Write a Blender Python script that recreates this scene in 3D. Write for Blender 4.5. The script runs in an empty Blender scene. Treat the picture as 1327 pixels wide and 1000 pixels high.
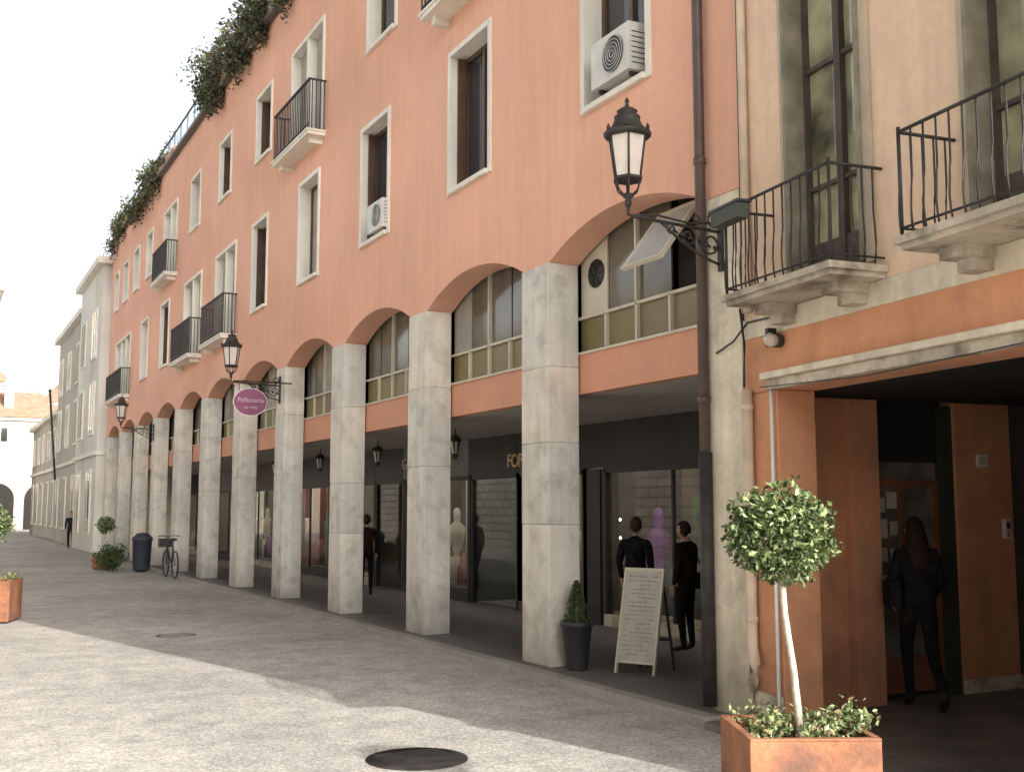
import bpy, bmesh, math, random
from mathutils import Vector, Matrix, noise
random.seed(7)
R=math.radians
sc=bpy.context.scene
COL=sc.collection
W=5.634
# ------------------------------------------------------------------ materials
def new_mat(name):
    m=bpy.data.materials.new(name); m.use_nodes=True
    nt=m.node_tree; b=nt.nodes.get('Principled BSDF')
    return m,nt,b
def mat(name,c,rough=.85,n1=3.0,a1=.15,n2=40.0,a2=.0,bump=.0,bs=60,metal=0,streak=0,spec=None,dirt=None,dscale=1.2,dlo=.5,dhi=.75,dmax=1,base=None):
    m,nt,b=new_mat(name); N=nt.nodes;L=nt.links
    tc=N.new('ShaderNodeTexCoord')
    def noi(scale,det=3,vec=None):
        n=N.new('ShaderNodeTexNoise'); n.inputs['Scale'].default_value=scale; n.inputs['Detail'].default_value=det
        L.new(vec or tc.outputs['Object'],n.inputs['Vector']); return n
    def mul(col,fac_out,lo,hi):
        mr=N.new('ShaderNodeMapRange'); mr.inputs[1].default_value=.3; mr.inputs[2].default_value=.7
        mr.inputs[3].default_value=lo; mr.inputs[4].default_value=hi
        L.new(fac_out,mr.inputs[0])
        mx=N.new('ShaderNodeMix'); mx.data_type='RGBA'; mx.blend_type='MULTIPLY'; mx.inputs[0].default_value=1
        L.new(col,mx.inputs[6]); L.new(mr.outputs[0],mx.inputs[7]); return mx.outputs[2]
    rgb=N.new('ShaderNodeRGB'); rgb.outputs[0].default_value=(*c,1); col=rgb.outputs[0]
    if dirt:
        n=noi(dscale,6); mr=N.new('ShaderNodeMapRange'); mr.inputs[1].default_value=dlo; mr.inputs[2].default_value=dhi; mr.inputs[4].default_value=dmax
        L.new(n.outputs['Fac'],mr.inputs[0])
        mx=N.new('ShaderNodeMix'); mx.data_type='RGBA'; L.new(mr.outputs[0],mx.inputs[0]); L.new(col,mx.inputs[6]); mx.inputs[7].default_value=(*dirt,1); col=mx.outputs[2]
    if a1: col=mul(col,noi(n1).outputs['Fac'],1-a1,1+a1)
    if a2: col=mul(col,noi(n2,2).outputs['Fac'],1-a2,1+a2)
    if streak:
        mp=N.new('ShaderNodeMapping'); mp.inputs['Scale'].default_value=(9,9,.7); L.new(tc.outputs['Object'],mp.inputs[0])
        col=mul(col,noi(1.0,4,mp.outputs[0]).outputs['Fac'],1-streak,1+streak*.5)
    if base: # splash grime just above the pavement
        sx=N.new('ShaderNodeSeparateXYZ'); L.new(tc.outputs['Object'],sx.inputs[0])
        ad=N.new('ShaderNodeMath'); ad.operation='MULTIPLY_ADD'; L.new(noi(5,4).outputs['Fac'],ad.inputs[0]); ad.inputs[1].default_value=-1.0; L.new(sx.outputs[2],ad.inputs[2])
        mr=N.new('ShaderNodeMapRange'); mr.inputs[1].default_value=-.45; mr.inputs[2].default_value=.35; mr.inputs[3].default_value=base; mr.inputs[4].default_value=1
        L.new(ad.outputs[0],mr.inputs[0])
        mx=N.new('ShaderNodeMix'); mx.data_type='RGBA'; mx.blend_type='MULTIPLY'; mx.inputs[0].default_value=1; L.new(col,mx.inputs[6]); L.new(mr.outputs[0],mx.inputs[7]); col=mx.outputs[2]
    L.new(col,b.inputs['Base Color'])
    b.inputs['Roughness'].default_value=rough; b.inputs['Metallic'].default_value=metal
    if spec is not None: b.inputs['Specular IOR Level'].default_value=spec
    if bump:
        bp=N.new('ShaderNodeBump'); bp.inputs['Strength'].default_value=bump; bp.inputs['Distance'].default_value=.02
        L.new(noi(bs,4).outputs['Fac'],bp.inputs['Height']); L.new(bp.outputs[0],b.inputs['Normal'])
    return m
def glass_mat(name,tint=(.9,.92,.92),blend=.36):
    m=bpy.data.materials.new(name); m.use_nodes=True; nt=m.node_tree; nt.nodes.clear(); N=nt.nodes;L=nt.links
    o=N.new('ShaderNodeOutputMaterial'); mx=N.new('ShaderNodeMixShader'); t=N.new('ShaderNodeBsdfTransparent'); g=N.new('ShaderNodeBsdfGlossy'); f=N.new('ShaderNodeLayerWeight')
    f.inputs['Blend'].default_value=blend
    t.inputs[0].default_value=(*tint,1); g.inputs['Roughness'].default_value=.02
    L.new(f.outputs['Fresnel'],mx.inputs[0]);L.new(t.outputs[0],mx.inputs[1]);L.new(g.outputs[0],mx.inputs[2]);L.new(mx.outputs[0],o.inputs[0]); return m
def emit_mat(name,c,s):
    m,nt,b=new_mat(name); b.inputs['Base Color'].default_value=(*c,1); b.inputs['Emission Color'].default_value=(*c,1); b.inputs['Emission Strength'].default_value=s; return m
CORAL=mat('coral_plaster',(.80,.445,.315),.92,.55,.05,9,.02,bump=.12,bs=35,streak=.06,dirt=(.73,.385,.26),dscale=.45,dlo=.42,dhi=.7)
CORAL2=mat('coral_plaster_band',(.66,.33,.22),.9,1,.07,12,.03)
STONE=mat('travertine_column',(.72,.68,.60),.8,2.2,.08,25,.05,bump=.25,bs=25,streak=.10,dirt=(.46,.43,.37),dscale=3.5,dlo=.53,dhi=.76,dmax=.75,base=.6)
STONEB=mat('travertine_column_warm',(.74,.69,.59),.8,3,.10,25,.05,bump=.25,bs=25,streak=.12,dirt=(.50,.45,.37),dscale=2.5,dlo=.50,dhi=.74,dmax=.8,base=.6)
STONEC=mat('travertine_column_grey',(.66,.635,.57),.8,1.5,.10,25,.05,bump=.25,bs=25,streak=.14,dirt=(.42,.40,.36),dscale=4.5,dlo=.52,dhi=.74,dmax=.8,base=.55)
WFRAME=mat('window_stone_frame',(.78,.74,.65),.75,2,.08,streak=.08)
CREAM=mat('cream_paint',(.62,.57,.46),.6,3,.08)
BEIGE=mat('beige_plaster',(.81,.605,.435),.92,.8,.08,10,.04,bump=.15,bs=30,streak=.08,dirt=(.64,.46,.33),dscale=1.6,dlo=.53,dhi=.8)
PALE=mat('pale_plaster_band',(.74,.66,.53),.9,2,.10,20,.05,bump=.2,streak=.15,dirt=(.45,.38,.30),dscale=3,dlo=.56,dhi=.8)
TERRA=mat('terracotta_plaster',(.64,.31,.17),.9,1.3,.10,15,.04,bump=.15,streak=.08,dirt=(.50,.24,.145),dscale=2,dlo=.5,dhi=.7,base=.6)
OLDST=mat('weathered_stone',(.50,.45,.36),.9,3,.2,25,.1,bump=.5,bs=20,dirt=(.20,.17,.13),dscale=4,dlo=.48,dhi=.7)
SURR=mat('grey_stone_surround',(.50,.43,.33),.9,3,.12,bump=.2,streak=.12)
PILA=mat('pilaster_stone',(.76,.69,.55),.85,2,.12,20,.06,bump=.35,bs=18,streak=.15,dirt=(.48,.41,.32),dscale=3,dlo=.50,dhi=.74,base=.55)
ROOFE=mat('roof_edge_metal',(.12,.11,.10),.6)
WOOD=mat('brown_wood_frame',(.10,.055,.035),.5,6,.2)
OLIVE=mat('bronze_panel',(.20,.165,.07),.4,2,.15)
DARKMETAL=mat('dark_metal',(.03,.03,.032),.45,8,.2)
IRON=mat('wrought_iron',(.04,.036,.034),.55,8,.3,spec=.3)
PIPEB=mat('brown_downpipe',(.085,.055,.045),.4,5,.2)
PIPEC=mat('painted_pipe',(.62,.50,.38),.6,4,.15)
GLASSD=mat('dark_window_glass',(.03,.032,.032),.06,.8,.4,spec=.6)
GLASSY=mat('reflection_tinted_glass',(.30,.30,.19),.06,1.9,.8,spec=.9)  # yellowish-green street reflection painted into the pane colour
GLASSM=mat('mezzanine_glass',(.13,.12,.095),.12,1.6,.45,spec=.5)
CURT=mat('curtain_fabric',(.34,.32,.27),.9,3,.1)
CLEAR=glass_mat('shop_glass')
FASCIA=mat('dark_fascia',(.032,.030,.028),.4,1,.25,spec=.3)
CEIL=mat('arcade_ceiling',(.50,.47,.43),.9,1,.1)
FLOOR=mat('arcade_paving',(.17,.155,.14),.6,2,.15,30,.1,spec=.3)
INT=mat('shop_interior',(.25,.21,.17),.8,1.2,.4)
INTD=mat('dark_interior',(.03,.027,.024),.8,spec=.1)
ACW=mat('ac_plastic',(.62,.61,.56),.5,5,.08)
GOLD=mat('gold_letters',(.75,.60,.32),.4,8,.1)
PURPLE=mat('purple_sign_paint',(.24,.07,.15),.4)
WHITE=mat('white_paint',(.8,.78,.74),.6,4,.04)
RUST=mat('corten_steel',(.30,.125,.06),.8,3,.28,30,.18,bump=.2,dirt=(.15,.07,.045),dscale=4,dlo=.46,dhi=.68)
SOIL=mat('soil',(.06,.045,.03),1,20,.4)
BARK=mat('pale_bark',(.50,.45,.36),.9,20,.3)
LEAF1=mat('leaf_dark',(.04,.068,.02),.5,9,.0,spec=.3); LEAF2=mat('leaf_mid',(.10,.14,.05),.5,9,.0,spec=.3); LEAF3=mat('leaf_light',(.25,.30,.14),.45,9,.0,spec=.4); LEAF4=mat('leaf_dry',(.22,.18,.09),.7,9,.0)
RLEAF1=mat('roof_leaf_dark',(.04,.05,.022),.6,9,0);RLEAF2=mat('roof_leaf_mid',(.08,.09,.04),.6,9,0);RLEAF3=mat('roof_twig',(.15,.115,.07),.8,9,0)
POTD=mat('dark_pot',(.03,.03,.035),.5)
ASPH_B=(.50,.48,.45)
# ------------------------------------------------------------------ mesh builder
class B:
    def __init__(s,T=None): s.v=[];s.f=[];s.m=[];s.mats=[];s.T=T;s.sm=[]
    def mi(s,m):
        if m not in s.mats: s.mats.append(m)
        return s.mats.index(m)
    def add(s,vs,fs,m,smooth=False,M=None):
        o=len(s.v)
        for p in vs:
            p=Vector(p)
            if M: p=M@p
            if s.T: p=s.T(p)
            s.v.append(tuple(p))
        k=s.mi(m)
        for f in fs: s.f.append([i+o for i in f]); s.m.append(k); s.sm.append(smooth)
    def box(s,x0,x1,y0,y1,z0,z1,m,M=None):
        vs=[(x,y,z) for z in (z0,z1) for y in (y0,y1) for x in (x0,x1)]
        s.add(vs,[(0,2,3,1),(4,5,7,6),(0,1,5,4),(2,6,7,3),(0,4,6,2),(1,3,7,5)],m,M=M)
    def tube(s,pts,r,m,n=8,M=None,cap=True):
        pts=[Vector(p) for p in pts]; rr=r if isinstance(r,(list,tuple)) else [r]*len(pts)
        vs=[];fs=[]
        up=Vector((0,0,1))
        for i,p in enumerate(pts):
            d=(pts[min(i+1,len(pts)-1)]-pts[max(i-1,0)])
            if d.length<1e-9: d=Vector((0,0,1))
            d.normalize()
            a=up.cross(d)
            if a.length<.05: a=Vector((1,0,0)).cross(d)
            a.normalize(); b=d.cross(a)
            for j in range(n):
                t=2*math.pi*j/n; vs.append(p+(a*math.cos(t)+b*math.sin(t))*rr[i])
        for i in range(len(pts)-1):
            for j in range(n):
                fs.append((i*n+j,i*n+(j+1)%n,(i+1)*n+(j+1)%n,(i+1)*n+j))
        if cap: fs+= [tuple(range(n))[::-1],tuple((len(pts)-1)*n+j for j in range(n))]
        s.add(vs,fs,m,True,M)
    def lathe(s,c,prof,m,n=16,rot=0,smooth=True):
        vs=[];fs=[]
        for r,z in prof:
            for j in range(n):
                t=2*math.pi*j/n+rot; vs.append((c[0]+r*math.cos(t),c[1]+r*math.sin(t),c[2]+z))
        for i in range(len(prof)-1):
            for j in range(n): fs.append((i*n+j,i*n+(j+1)%n,(i+1)*n+(j+1)%n,(i+1)*n+j))
        fs+=[tuple(range(n))[::-1],tuple((len(prof)-1)*n+j for j in range(n))]
        s.add(vs,fs,m,smooth)
    def obj(s,name,parent=None,bevel=0):
        me=bpy.data.meshes.new(name); me.from_pydata(s.v,[],s.f)
        for m in s.mats: me.materials.append(m)
        for p,k,q in zip(me.polygons,s.m,s.sm): p.material_index=k; p.use_smooth=q
        me.validate(); me.update()
        o=bpy.data.objects.new(name,me); COL.objects.link(o)
        if parent: o.parent=parent
        if bevel:
            b=o.modifiers.new('bevel','BEVEL'); b.width=bevel; b.segments=2; b.limit_method='ANGLE'
        return o
def empty(name,loc=(0,0,0)):
    o=bpy.data.objects.new(name,None); o.location=loc; COL.objects.link(o); return o
def sheet(name,outline,holes,thick,mapf,m,parent):
    cu=bpy.data.curves.new(name,'CURVE'); cu.dimensions='2D'; cu.fill_mode='BOTH'; cu.extrude=thick/2
    for pts in [outline]+holes:
        sp=cu.splines.new('POLY'); sp.points.add(len(pts)-1)
        for q,p in zip(sp.points,pts): q.co=(p[0],p[1],0,1)
        sp.use_cyclic_u=True
    t=bpy.data.objects.new('tmp',cu); COL.objects.link(t)
    me=bpy.data.meshes.new_from_object(t.evaluated_get(bpy.context.evaluated_depsgraph_get()))
    bpy.data.objects.remove(t); me.name=name
    for v in me.vertices: v.co=mapf(v.co.x,v.co.y,v.co.z)
    bm=bmesh.new(); bm.from_mesh(me); bmesh.ops.remove_doubles(bm,verts=bm.verts,dist=1e-5); bmesh.ops.recalc_face_normals(bm,faces=bm.faces); bm.to_mesh(me); bm.free()
    me.materials.clear(); me.materials.append(m)
    for p in me.polygons: p.use_smooth=False
    o=bpy.data.objects.new(name,me); COL.objects.link(o); o.parent=parent; return o
def rect(a,b,c,d): return [(a,c),(b,c),(b,d),(a,d)]
def leaves(name,pts,size,mats,weights,parent=None,aspect=.55,seed=1):
    rnd=random.Random(seed); v=[];f=[];mi=[]
    for p in pts:
        s=size*rnd.uniform(.6,1.35)
        n=Vector((rnd.gauss(0,1),rnd.gauss(0,1),rnd.gauss(0,1)+.5)).normalized()
        a=n.orthogonal().normalized(); a=Matrix.Rotation(rnd.uniform(0,6.28),3,n)@a; b=n.cross(a)*aspect
        p=Vector(p); o=len(v)
        v+= [p-a*s*.5,p+b*s*.5-n*s*.1,p+a*s*.5,p-b*s*.5-n*s*.1]
        f.append((o,o+1,o+2,o+3)); mi.append(rnd.choices(range(len(mats)),weights)[0])
    me=bpy.data.meshes.new(name); me.from_pydata([tuple(q) for q in v],[],f)
    for m in mats: me.materials.append(m)
    me.polygons.foreach_set('material_index',mi); me.update()
    o=bpy.data.objects.new(name,me); COL.objects.link(o)
    if parent:o.parent=parent
    return o
def blob_pts(c,r,n,seed,rz=None,low=.55,amp=.16,fr=2.2):
    rnd=random.Random(seed); out=[]; rz=rz or r
    while len(out)<n:
        d=Vector((rnd.gauss(0,1),rnd.gauss(0,1),rnd.gauss(0,1))).normalized()
        k=1+amp*noise.noise(d*fr+Vector((seed,0,0)))*2+amp*.6*noise.noise(d*fr*3+Vector((0,seed,0)))*2
        if noise.noise(d*4+Vector((seed,seed,0)))<-.42 and rnd.random()<.7: continue
        q=rnd.uniform(low,1)**.6*k
        out.append((c[0]+d.x*r*q,c[1]+d.y*r*q,c[2]+d.z*rz*q))
    return out
# ------------------------------------------------------------------ ground
m,nt,b=new_mat('road_paving'); N=nt.nodes;L=nt.links
tc=N.new('ShaderNodeTexCoord')
def nz(s,d=4):
    n=N.new('ShaderNodeTexNoise'); n.inputs['Scale'].default_value=s; n.inputs['Detail'].default_value=d; L.new(tc.outputs['Object'],n.inputs['Vector']); return n.outputs['Fac']
def mr(x,a,b_,c,d):
    q=N.new('ShaderNodeMapRange'); L.new(x,q.inputs[0]); 
    for i,vv in enumerate((a,b_,c,d)): q.inputs[i+1].default_value=vv
    return q.outputs[0]
def mulc(c,f):
    q=N.new('ShaderNodeMix'); q.data_type='RGBA'; q.blend_type='MULTIPLY'; q.inputs[0].default_value=1; L.new(c,q.inputs[6]); L.new(f,q.inputs[7]); return q.outputs[2]
rgb=N.new('ShaderNodeRGB'); rgb.outputs[0].default_value=(*ASPH_B,1)
c=mulc(rgb.outputs[0],mr(nz(.35,6),.3,.7,.74,1.14)); c=mulc(c,mr(nz(3,6),.3,.7,.80,1.14)); c=mulc(c,mr(nz(45,3),.3,.7,.62,1.30))
vo=N.new('ShaderNodeTexVoronoi'); vo.feature='DISTANCE_TO_EDGE'; vo.inputs['Scale'].default_value=10; vo.inputs['Randomness'].default_value=.8; L.new(tc.outputs['Object'],vo.inputs['Vector'])
c=mulc(c,mr(vo.outputs['Distance'],0,.08,.88,1.01))
vs_=N.new('ShaderNodeTexVoronoi'); vs_.inputs['Scale'].default_value=30; L.new(tc.outputs['Object'],vs_.inputs['Vector'])
sx_=N.new('ShaderNodeSeparateColor'); L.new(vs_.outputs['Color'],sx_.inputs[0]); c=mulc(c,mr(sx_.outputs[0],0,1,.82,1.14))
L.new(c,b.inputs['Base Color']); b.inputs['Roughness'].default_value=.9; b.inputs['Specular IOR Level'].default_value=.25
bp=N.new('ShaderNodeBump'); bp.inputs['Strength'].default_value=.6; bp.inputs['Distance'].default_value=.012; L.new(nz(40),bp.inputs['Height']); L.new(bp.outputs[0],b.inputs['Normal'])
ROAD=m
g=B(); g.add([(-300,-300,0),(300,-300,0),(300,500,0),(-300,500,0)],[(0,1,2,3)],ROAD); g.obj('street_ground')
p=B()
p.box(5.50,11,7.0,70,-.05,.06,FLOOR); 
KERB=mat('kerb_stone',(.34,.32,.29),.8,2,.15,30,.1,bump=.3)
for i in range(45):
    y=7.0+i*1.4; p.box(5.34,5.498,y+.004,y+1.396,-.05,.064,KERB)
pv=p.obj('arcade_pavement',bevel=.006)
# ------------------------------------------------------------------ arcaded building
AB=empty('arcaded_apartment_building')
Y0=10.46;SP=3.22;CW=.56;NC=11
YS=6.78;YE=Y0+SP*(NC-1)
ZS=4.21;RISE=.31
def arch_pts(ya,yb,n=14):
    c=(yb-ya)/2; Rr=(c*c+RISE*RISE)/(2*RISE); zc=ZS+RISE-Rr; ym=(ya+yb)/2; a=math.asin(c/Rr)
    return [(ym+Rr*math.sin(-a+2*a*i/n),zc+Rr*math.cos(-a+2*a*i/n)) for i in range(n+1)]
out=[(YS,ZS)]
for k in range(NC):
    ya=Y0+SP*(k-1); yb=Y0+SP*k-CW
    out+=arch_pts(ya,yb)
out+=[(YE,ZS),(YE,11.34),(YS,11.34)]
wins=[]
for i in range(5): wins.append((8.6+3.25*i,1.22,5.56,7.44,'s'))
wins+= [(24.5,1.95,5.35,7.44,'b'),(28.0,2.1,5.35,7.44,'b'),(31.7,1.3,5.56,7.44,'s'),(35.0,1.3,5.56,7.44,'s'),(39.3,3.2,5.35,7.44,'b')]
wins+= [(8.6,1.95,8.0,10.1,'b'),(11.75,1.7,8.0,10.1,'b'),(14.9,1.25,8.55,10.1,'s'),(18.6,1.95,8.0,10.1,'b'),(21.5,1.2,8.65,10.1,'s'),(24.8,1.2,8.65,10.1,'s'),(28.0,1.2,8.65,10.1,'s'),(31.3,1.95,8.0,10.1,'b'),(34.6,1.1,8.65,10.1,'s'),(37.0,1.1,8.65,10.1,'s'),(39.2,1.1,8.65,10.1,'s'),(41.3,1.0,8.65,10.1,'s')]
holes=[rect(y-w/2+.003,y+w/2-.003,z0+.003,z1-.003) for y,w,z0,z1,k in wins]
TH=.36
sheet('facade_wall',out,holes,TH,lambda u,v,t:(W+TH/2+t,u,v),CORAL,AB)
wb=B(); gl=B()
for i,(yc,w,z0,z1,k) in enumerate(wins):
    a,b2=yc-w/2,yc+w/2; fr=.075; xo=W-.03; xi=W+.30
    wb.box(xo,xi,a,a+fr,z0,z1,WFRAME); wb.box(xo,xi,b2-fr,b2,z0,z1,WFRAME)
    wb.box(xo,xi,a+fr,b2-fr,z1-fr,z1,WFRAME); wb.box(xo-.03,xi,a+fr,b2-fr,z0,z0+fr*.8,WFRAME)
    n=1 if k=='s' else (2 if w<2.5 else 3)
    ww=(w-2*fr)/n
    for j in range(n):
        s=a+fr+ww*j; e=s+ww
        if j: wb.box(xo+.02,xi,s-.06,s+.06,z0+fr*.8,z1-fr,WFRAME)
        if j: s+=.06
        if j<n-1: e-=.06
        xa,xb=W+.19,W+.25; zb=z0+fr*.8; zt=z1-fr
        gl.box(xa,xb,s,s+.055,zb,zt,WOOD); gl.box(xa,xb,e-.055,e,zb,zt,WOOD); gl.box(xa,xb,s+.055,e-.055,zt-.06,zt,WOOD); gl.box(xa,xb,s+.055,e-.055,zb,zb+.07,WOOD)
        mid=(s+e)/2; gl.box(xa-.005,xb,mid-.03,mid+.03,zb+.07,zt-.06,WOOD)
        gm=CURT if (i*7+j*3)%5==1 else GLASSD
        gl.box(xa+.03,xb-.01,s+.055,mid-.03,zb+.07,zt-.06,GLASSD); gl.box(xa+.03,xb-.01,mid+.03,e-.055,zb+.07,zt-.06,gm)
        if i in (5,6,13,17): gl.box(xa-.05,xa-.02,mid+.0,e-.03,zb+.02,zt-.02,CURT)
        if i in (1,2,4,7,14,15): 
            gl.box(xa-.12,xa-.005,e-.05,e-.02,zb+.02,zt-.02,WOOD)
            for q_ in range(22): gl.box(xa-.11,xa-.015,e-.056,e-.05,zb+.06+q_*(zt-zb-.1)/22,zb+.06+(q_+.55)*(zt-zb-.1)/22,WOOD)
wb.obj('window_surrounds',AB,bevel=.006); gl.obj('window_leaves',AB)
# balconies
bb=B()
for yc,w,z0,z1,k in wins:
    if k!='b': continue
    a,b2=yc-w/2-.10,yc+w/2+.10; pr=.32
    bb.box(W-pr,W+.0,a,b2,z0-.09,z0-.035,WFRAME); bb.box(W-pr-.02,W-.0,a-.02,b2+.02,z0-.035,z0+.0,WFRAME)
    for q in (a+.2,b2-.2,): bb.box(W-.22,W-.0,q-.05,q+.05,z0-.19,z0-.09,WFRAME)
    zt=z0+.88; xr=W-pr+.03
    bb.box(xr-.02,xr+.02,a,b2,zt-.03,zt,IRON); bb.box(xr-.012,xr+.012,a,b2,z0+.08,z0+.1,IRON)
    for yy in (a+.01,b2-.01):
        bb.box(xr,W,yy-.012,yy+.012,zt-.03,zt,IRON)
        for q in range(4): bb.box(xr+.07*q+.04,xr+.07*q+.055,yy-.007,yy+.007,z0,zt-.03,IRON)
    nb=int((b2-a)/.1)
    for q in range(nb+1):
        yy=a+(b2-a)*q/nb; bb.box(xr-.008,xr+.008,yy-.008,yy+.008,z0,zt-.03,IRON)
bb.obj('facade_balconies',AB)
def ac(yc,z,wd=.62,h=.46,name='air_conditioner'):
    q=B(); x0=W-.10;x1=W+.17
    q.box(x0,x1,yc-wd/2,yc+wd/2,z,z+h,ACW)
    cy,cz,r=yc-wd*.1,z+h/2,h*.38
    q.tube([(x0-.004,cy,cz),(x0-.012,cy,cz)],r,DARKMETAL,20)
    for k in range(5): q.tube([(x0-.02,cy+math.cos(t)*r*(k+1)/5,cz+math.sin(t)*r*(k+1)/5) for t in [i*6.2832/16 for i in range(17)]],.004,ACW,4,cap=False)
    for k in range(7): q.box(x0+.03,x1-.03,yc-wd/2-.004,yc-wd/2-.001,z+.06+.05*k,z+.07+.05*k,DARKMETAL)
    q.box(x0+.05,x1,yc-wd/2+.05,yc-wd/2+.08,z-.04,z,IRON); q.box(x0+.05,x1,yc+wd/2-.08,yc+wd/2-.05,z-.04,z,IRON)
    q.obj(name,None,bevel=.012)
ac(8.55,5.70,.66,.46); ac(14.85,5.66,.60,.42)
# columns
cb=B()
for k in range(NC):
    yb=Y0+SP*k; ya=yb-CW; rnd=random.Random(k+2)
    zs=[.06,rnd.uniform(1.2,1.5),rnd.uniform(2.0,2.35),rnd.uniform(3.1,3.4),ZS-.001]
    if k%2: zs.pop(1)
    for a,b2 in zip(zs,zs[1:]):
        e=rnd.uniform(0,.004)
        cb.box(W-.018-e,W+.345,ya-.012-e,yb+.012+e,a+.001,b2-.001,rnd.choice([STONE,STONEB,STONEC]))
cb.box(W-.02,W+.345,6.80,Y0-SP+.01,.06,4.20,PILA)
cb.obj('stone_columns',AB,bevel=.009)
# mezzanine band, glazing
mz=B(); x0=W+TH+.006
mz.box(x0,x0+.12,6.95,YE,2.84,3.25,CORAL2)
mz.box(x0-.03,x0+.1,6.95,YE,3.25,3.275,CREAM)
z1=3.64
for k in range(NC):
    ya=Y0+SP*(k-1)-.05; yb=Y0+SP*k-CW+.05; n=5; st=(yb-ya)/n
    for j in range(n):
        s=ya+st*j;e=s+st
        mz.box(x0+.04,x0+.07,s+.02,e-.02,3.285,z1-.02,OLIVE)
        gm=GLASSM
        if k==0 and j==4: gm=CREAM
        if (k*5+j*3)%4==1 and k: gm=CURT if (k+j)%2 else OLIVE
        if not(k==0 and j in (1,)): mz.box(x0+.045,x0+.065,s+.02,e-.02,z1+.02,4.62,gm)
        else: mz.box(x0+.10,x0+.12,s+.02,e-.02,z1+.02,4.62,INTD)
        mz.box(x0,x0+.06,s-.014,s+.014,3.285,4.64 if j in(0,1,3) else z1,CREAM)
    mz.box(x0,x0+.06,ya,yb,z1-.014,z1+.014,CREAM)
fy=9.62
mz.tube([(x0+.03,fy,4.08),(x0+.045,fy,4.08)],.15,DARKMETAL,24)
for a in range(3): mz.box(x0+.018,x0+.028,-.14,.14,-.006,.006,IRON,M=Matrix.Translation((0,fy,4.08))@Matrix.Rotation(a*math.pi/3,4,'X'))
mz.obj('mezzanine_glazing',AB)
aw=B(); s0=7.24-.05+.548+.04; e0=s0+.62
Mx=Matrix.Translation((x0-.01,0,4.40))@Matrix.Rotation(R(38),4,'Y')
SASH=mat('sash_glass',(.46,.48,.48),.1,2,.15)
for (a,b2,c_,d) in ((s0,s0+.03,-.72,0),(e0-.03,e0,-.72,0),(s0+.03,e0-.03,-.72,-.69),(s0+.03,e0-.03,-.03,0)): aw.box(-.02,.02,a,b2,c_,d,CREAM,M=Mx)
aw.box(-.004,.004,s0+.03,e0-.03,-.69,-.03,SASH,M=Mx)
aw.obj('open_sash',AB)
# ceiling + shops
XS=8.3
sh=B()
sh.box(x0+.12,XS+3.2,6.95,YE,2.842,3.0,CEIL)
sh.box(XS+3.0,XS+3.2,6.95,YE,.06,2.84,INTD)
sh.obj('arcade_ceiling',AB)
so=B(); gs=B(); it=B(); lp=B()
LAMPP=emit_mat('shop_ceiling_light',(1,.92,.80),9)
so.box(XS-.03,XS+.10,9.9,13.6,2.22,2.84,FASCIA)
cols=[(.16,.13,.10),(.42,.35,.26),(.10,.085,.07),(.32,.14,.10),(.22,.22,.21),(.08,.09,.07)]
IM=[mat('interior_tone_%d'%i,c,.7,1.5,.35) for i,c in enumerate(cols)]
BRT=mat('display_light_wall',(.75,.70,.60),.8,1,.1)
BLU=mat('display_blue',(.12,.20,.35),.7); YEL=mat('display_yellow',(.60,.45,.12),.7); MAG=mat('display_purple',(.25,.10,.30),.7); GRN=mat('display_green',(.15,.25,.10),.7)
units=[(9.9,13.05,'w'),(13.15,13.6,'p'),(13.6,15.55,'w'),(15.6,17.3,'d'),(17.4,20.3,'w'),(20.4,21.9,'d'),(22,24.8,'w'),(25,28,'w'),(28.1,29.6,'d'),(29.7,33,'w'),(33.2,36.5,'w'),(36.7,38,'d'),(38,42.6,'w')]
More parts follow.
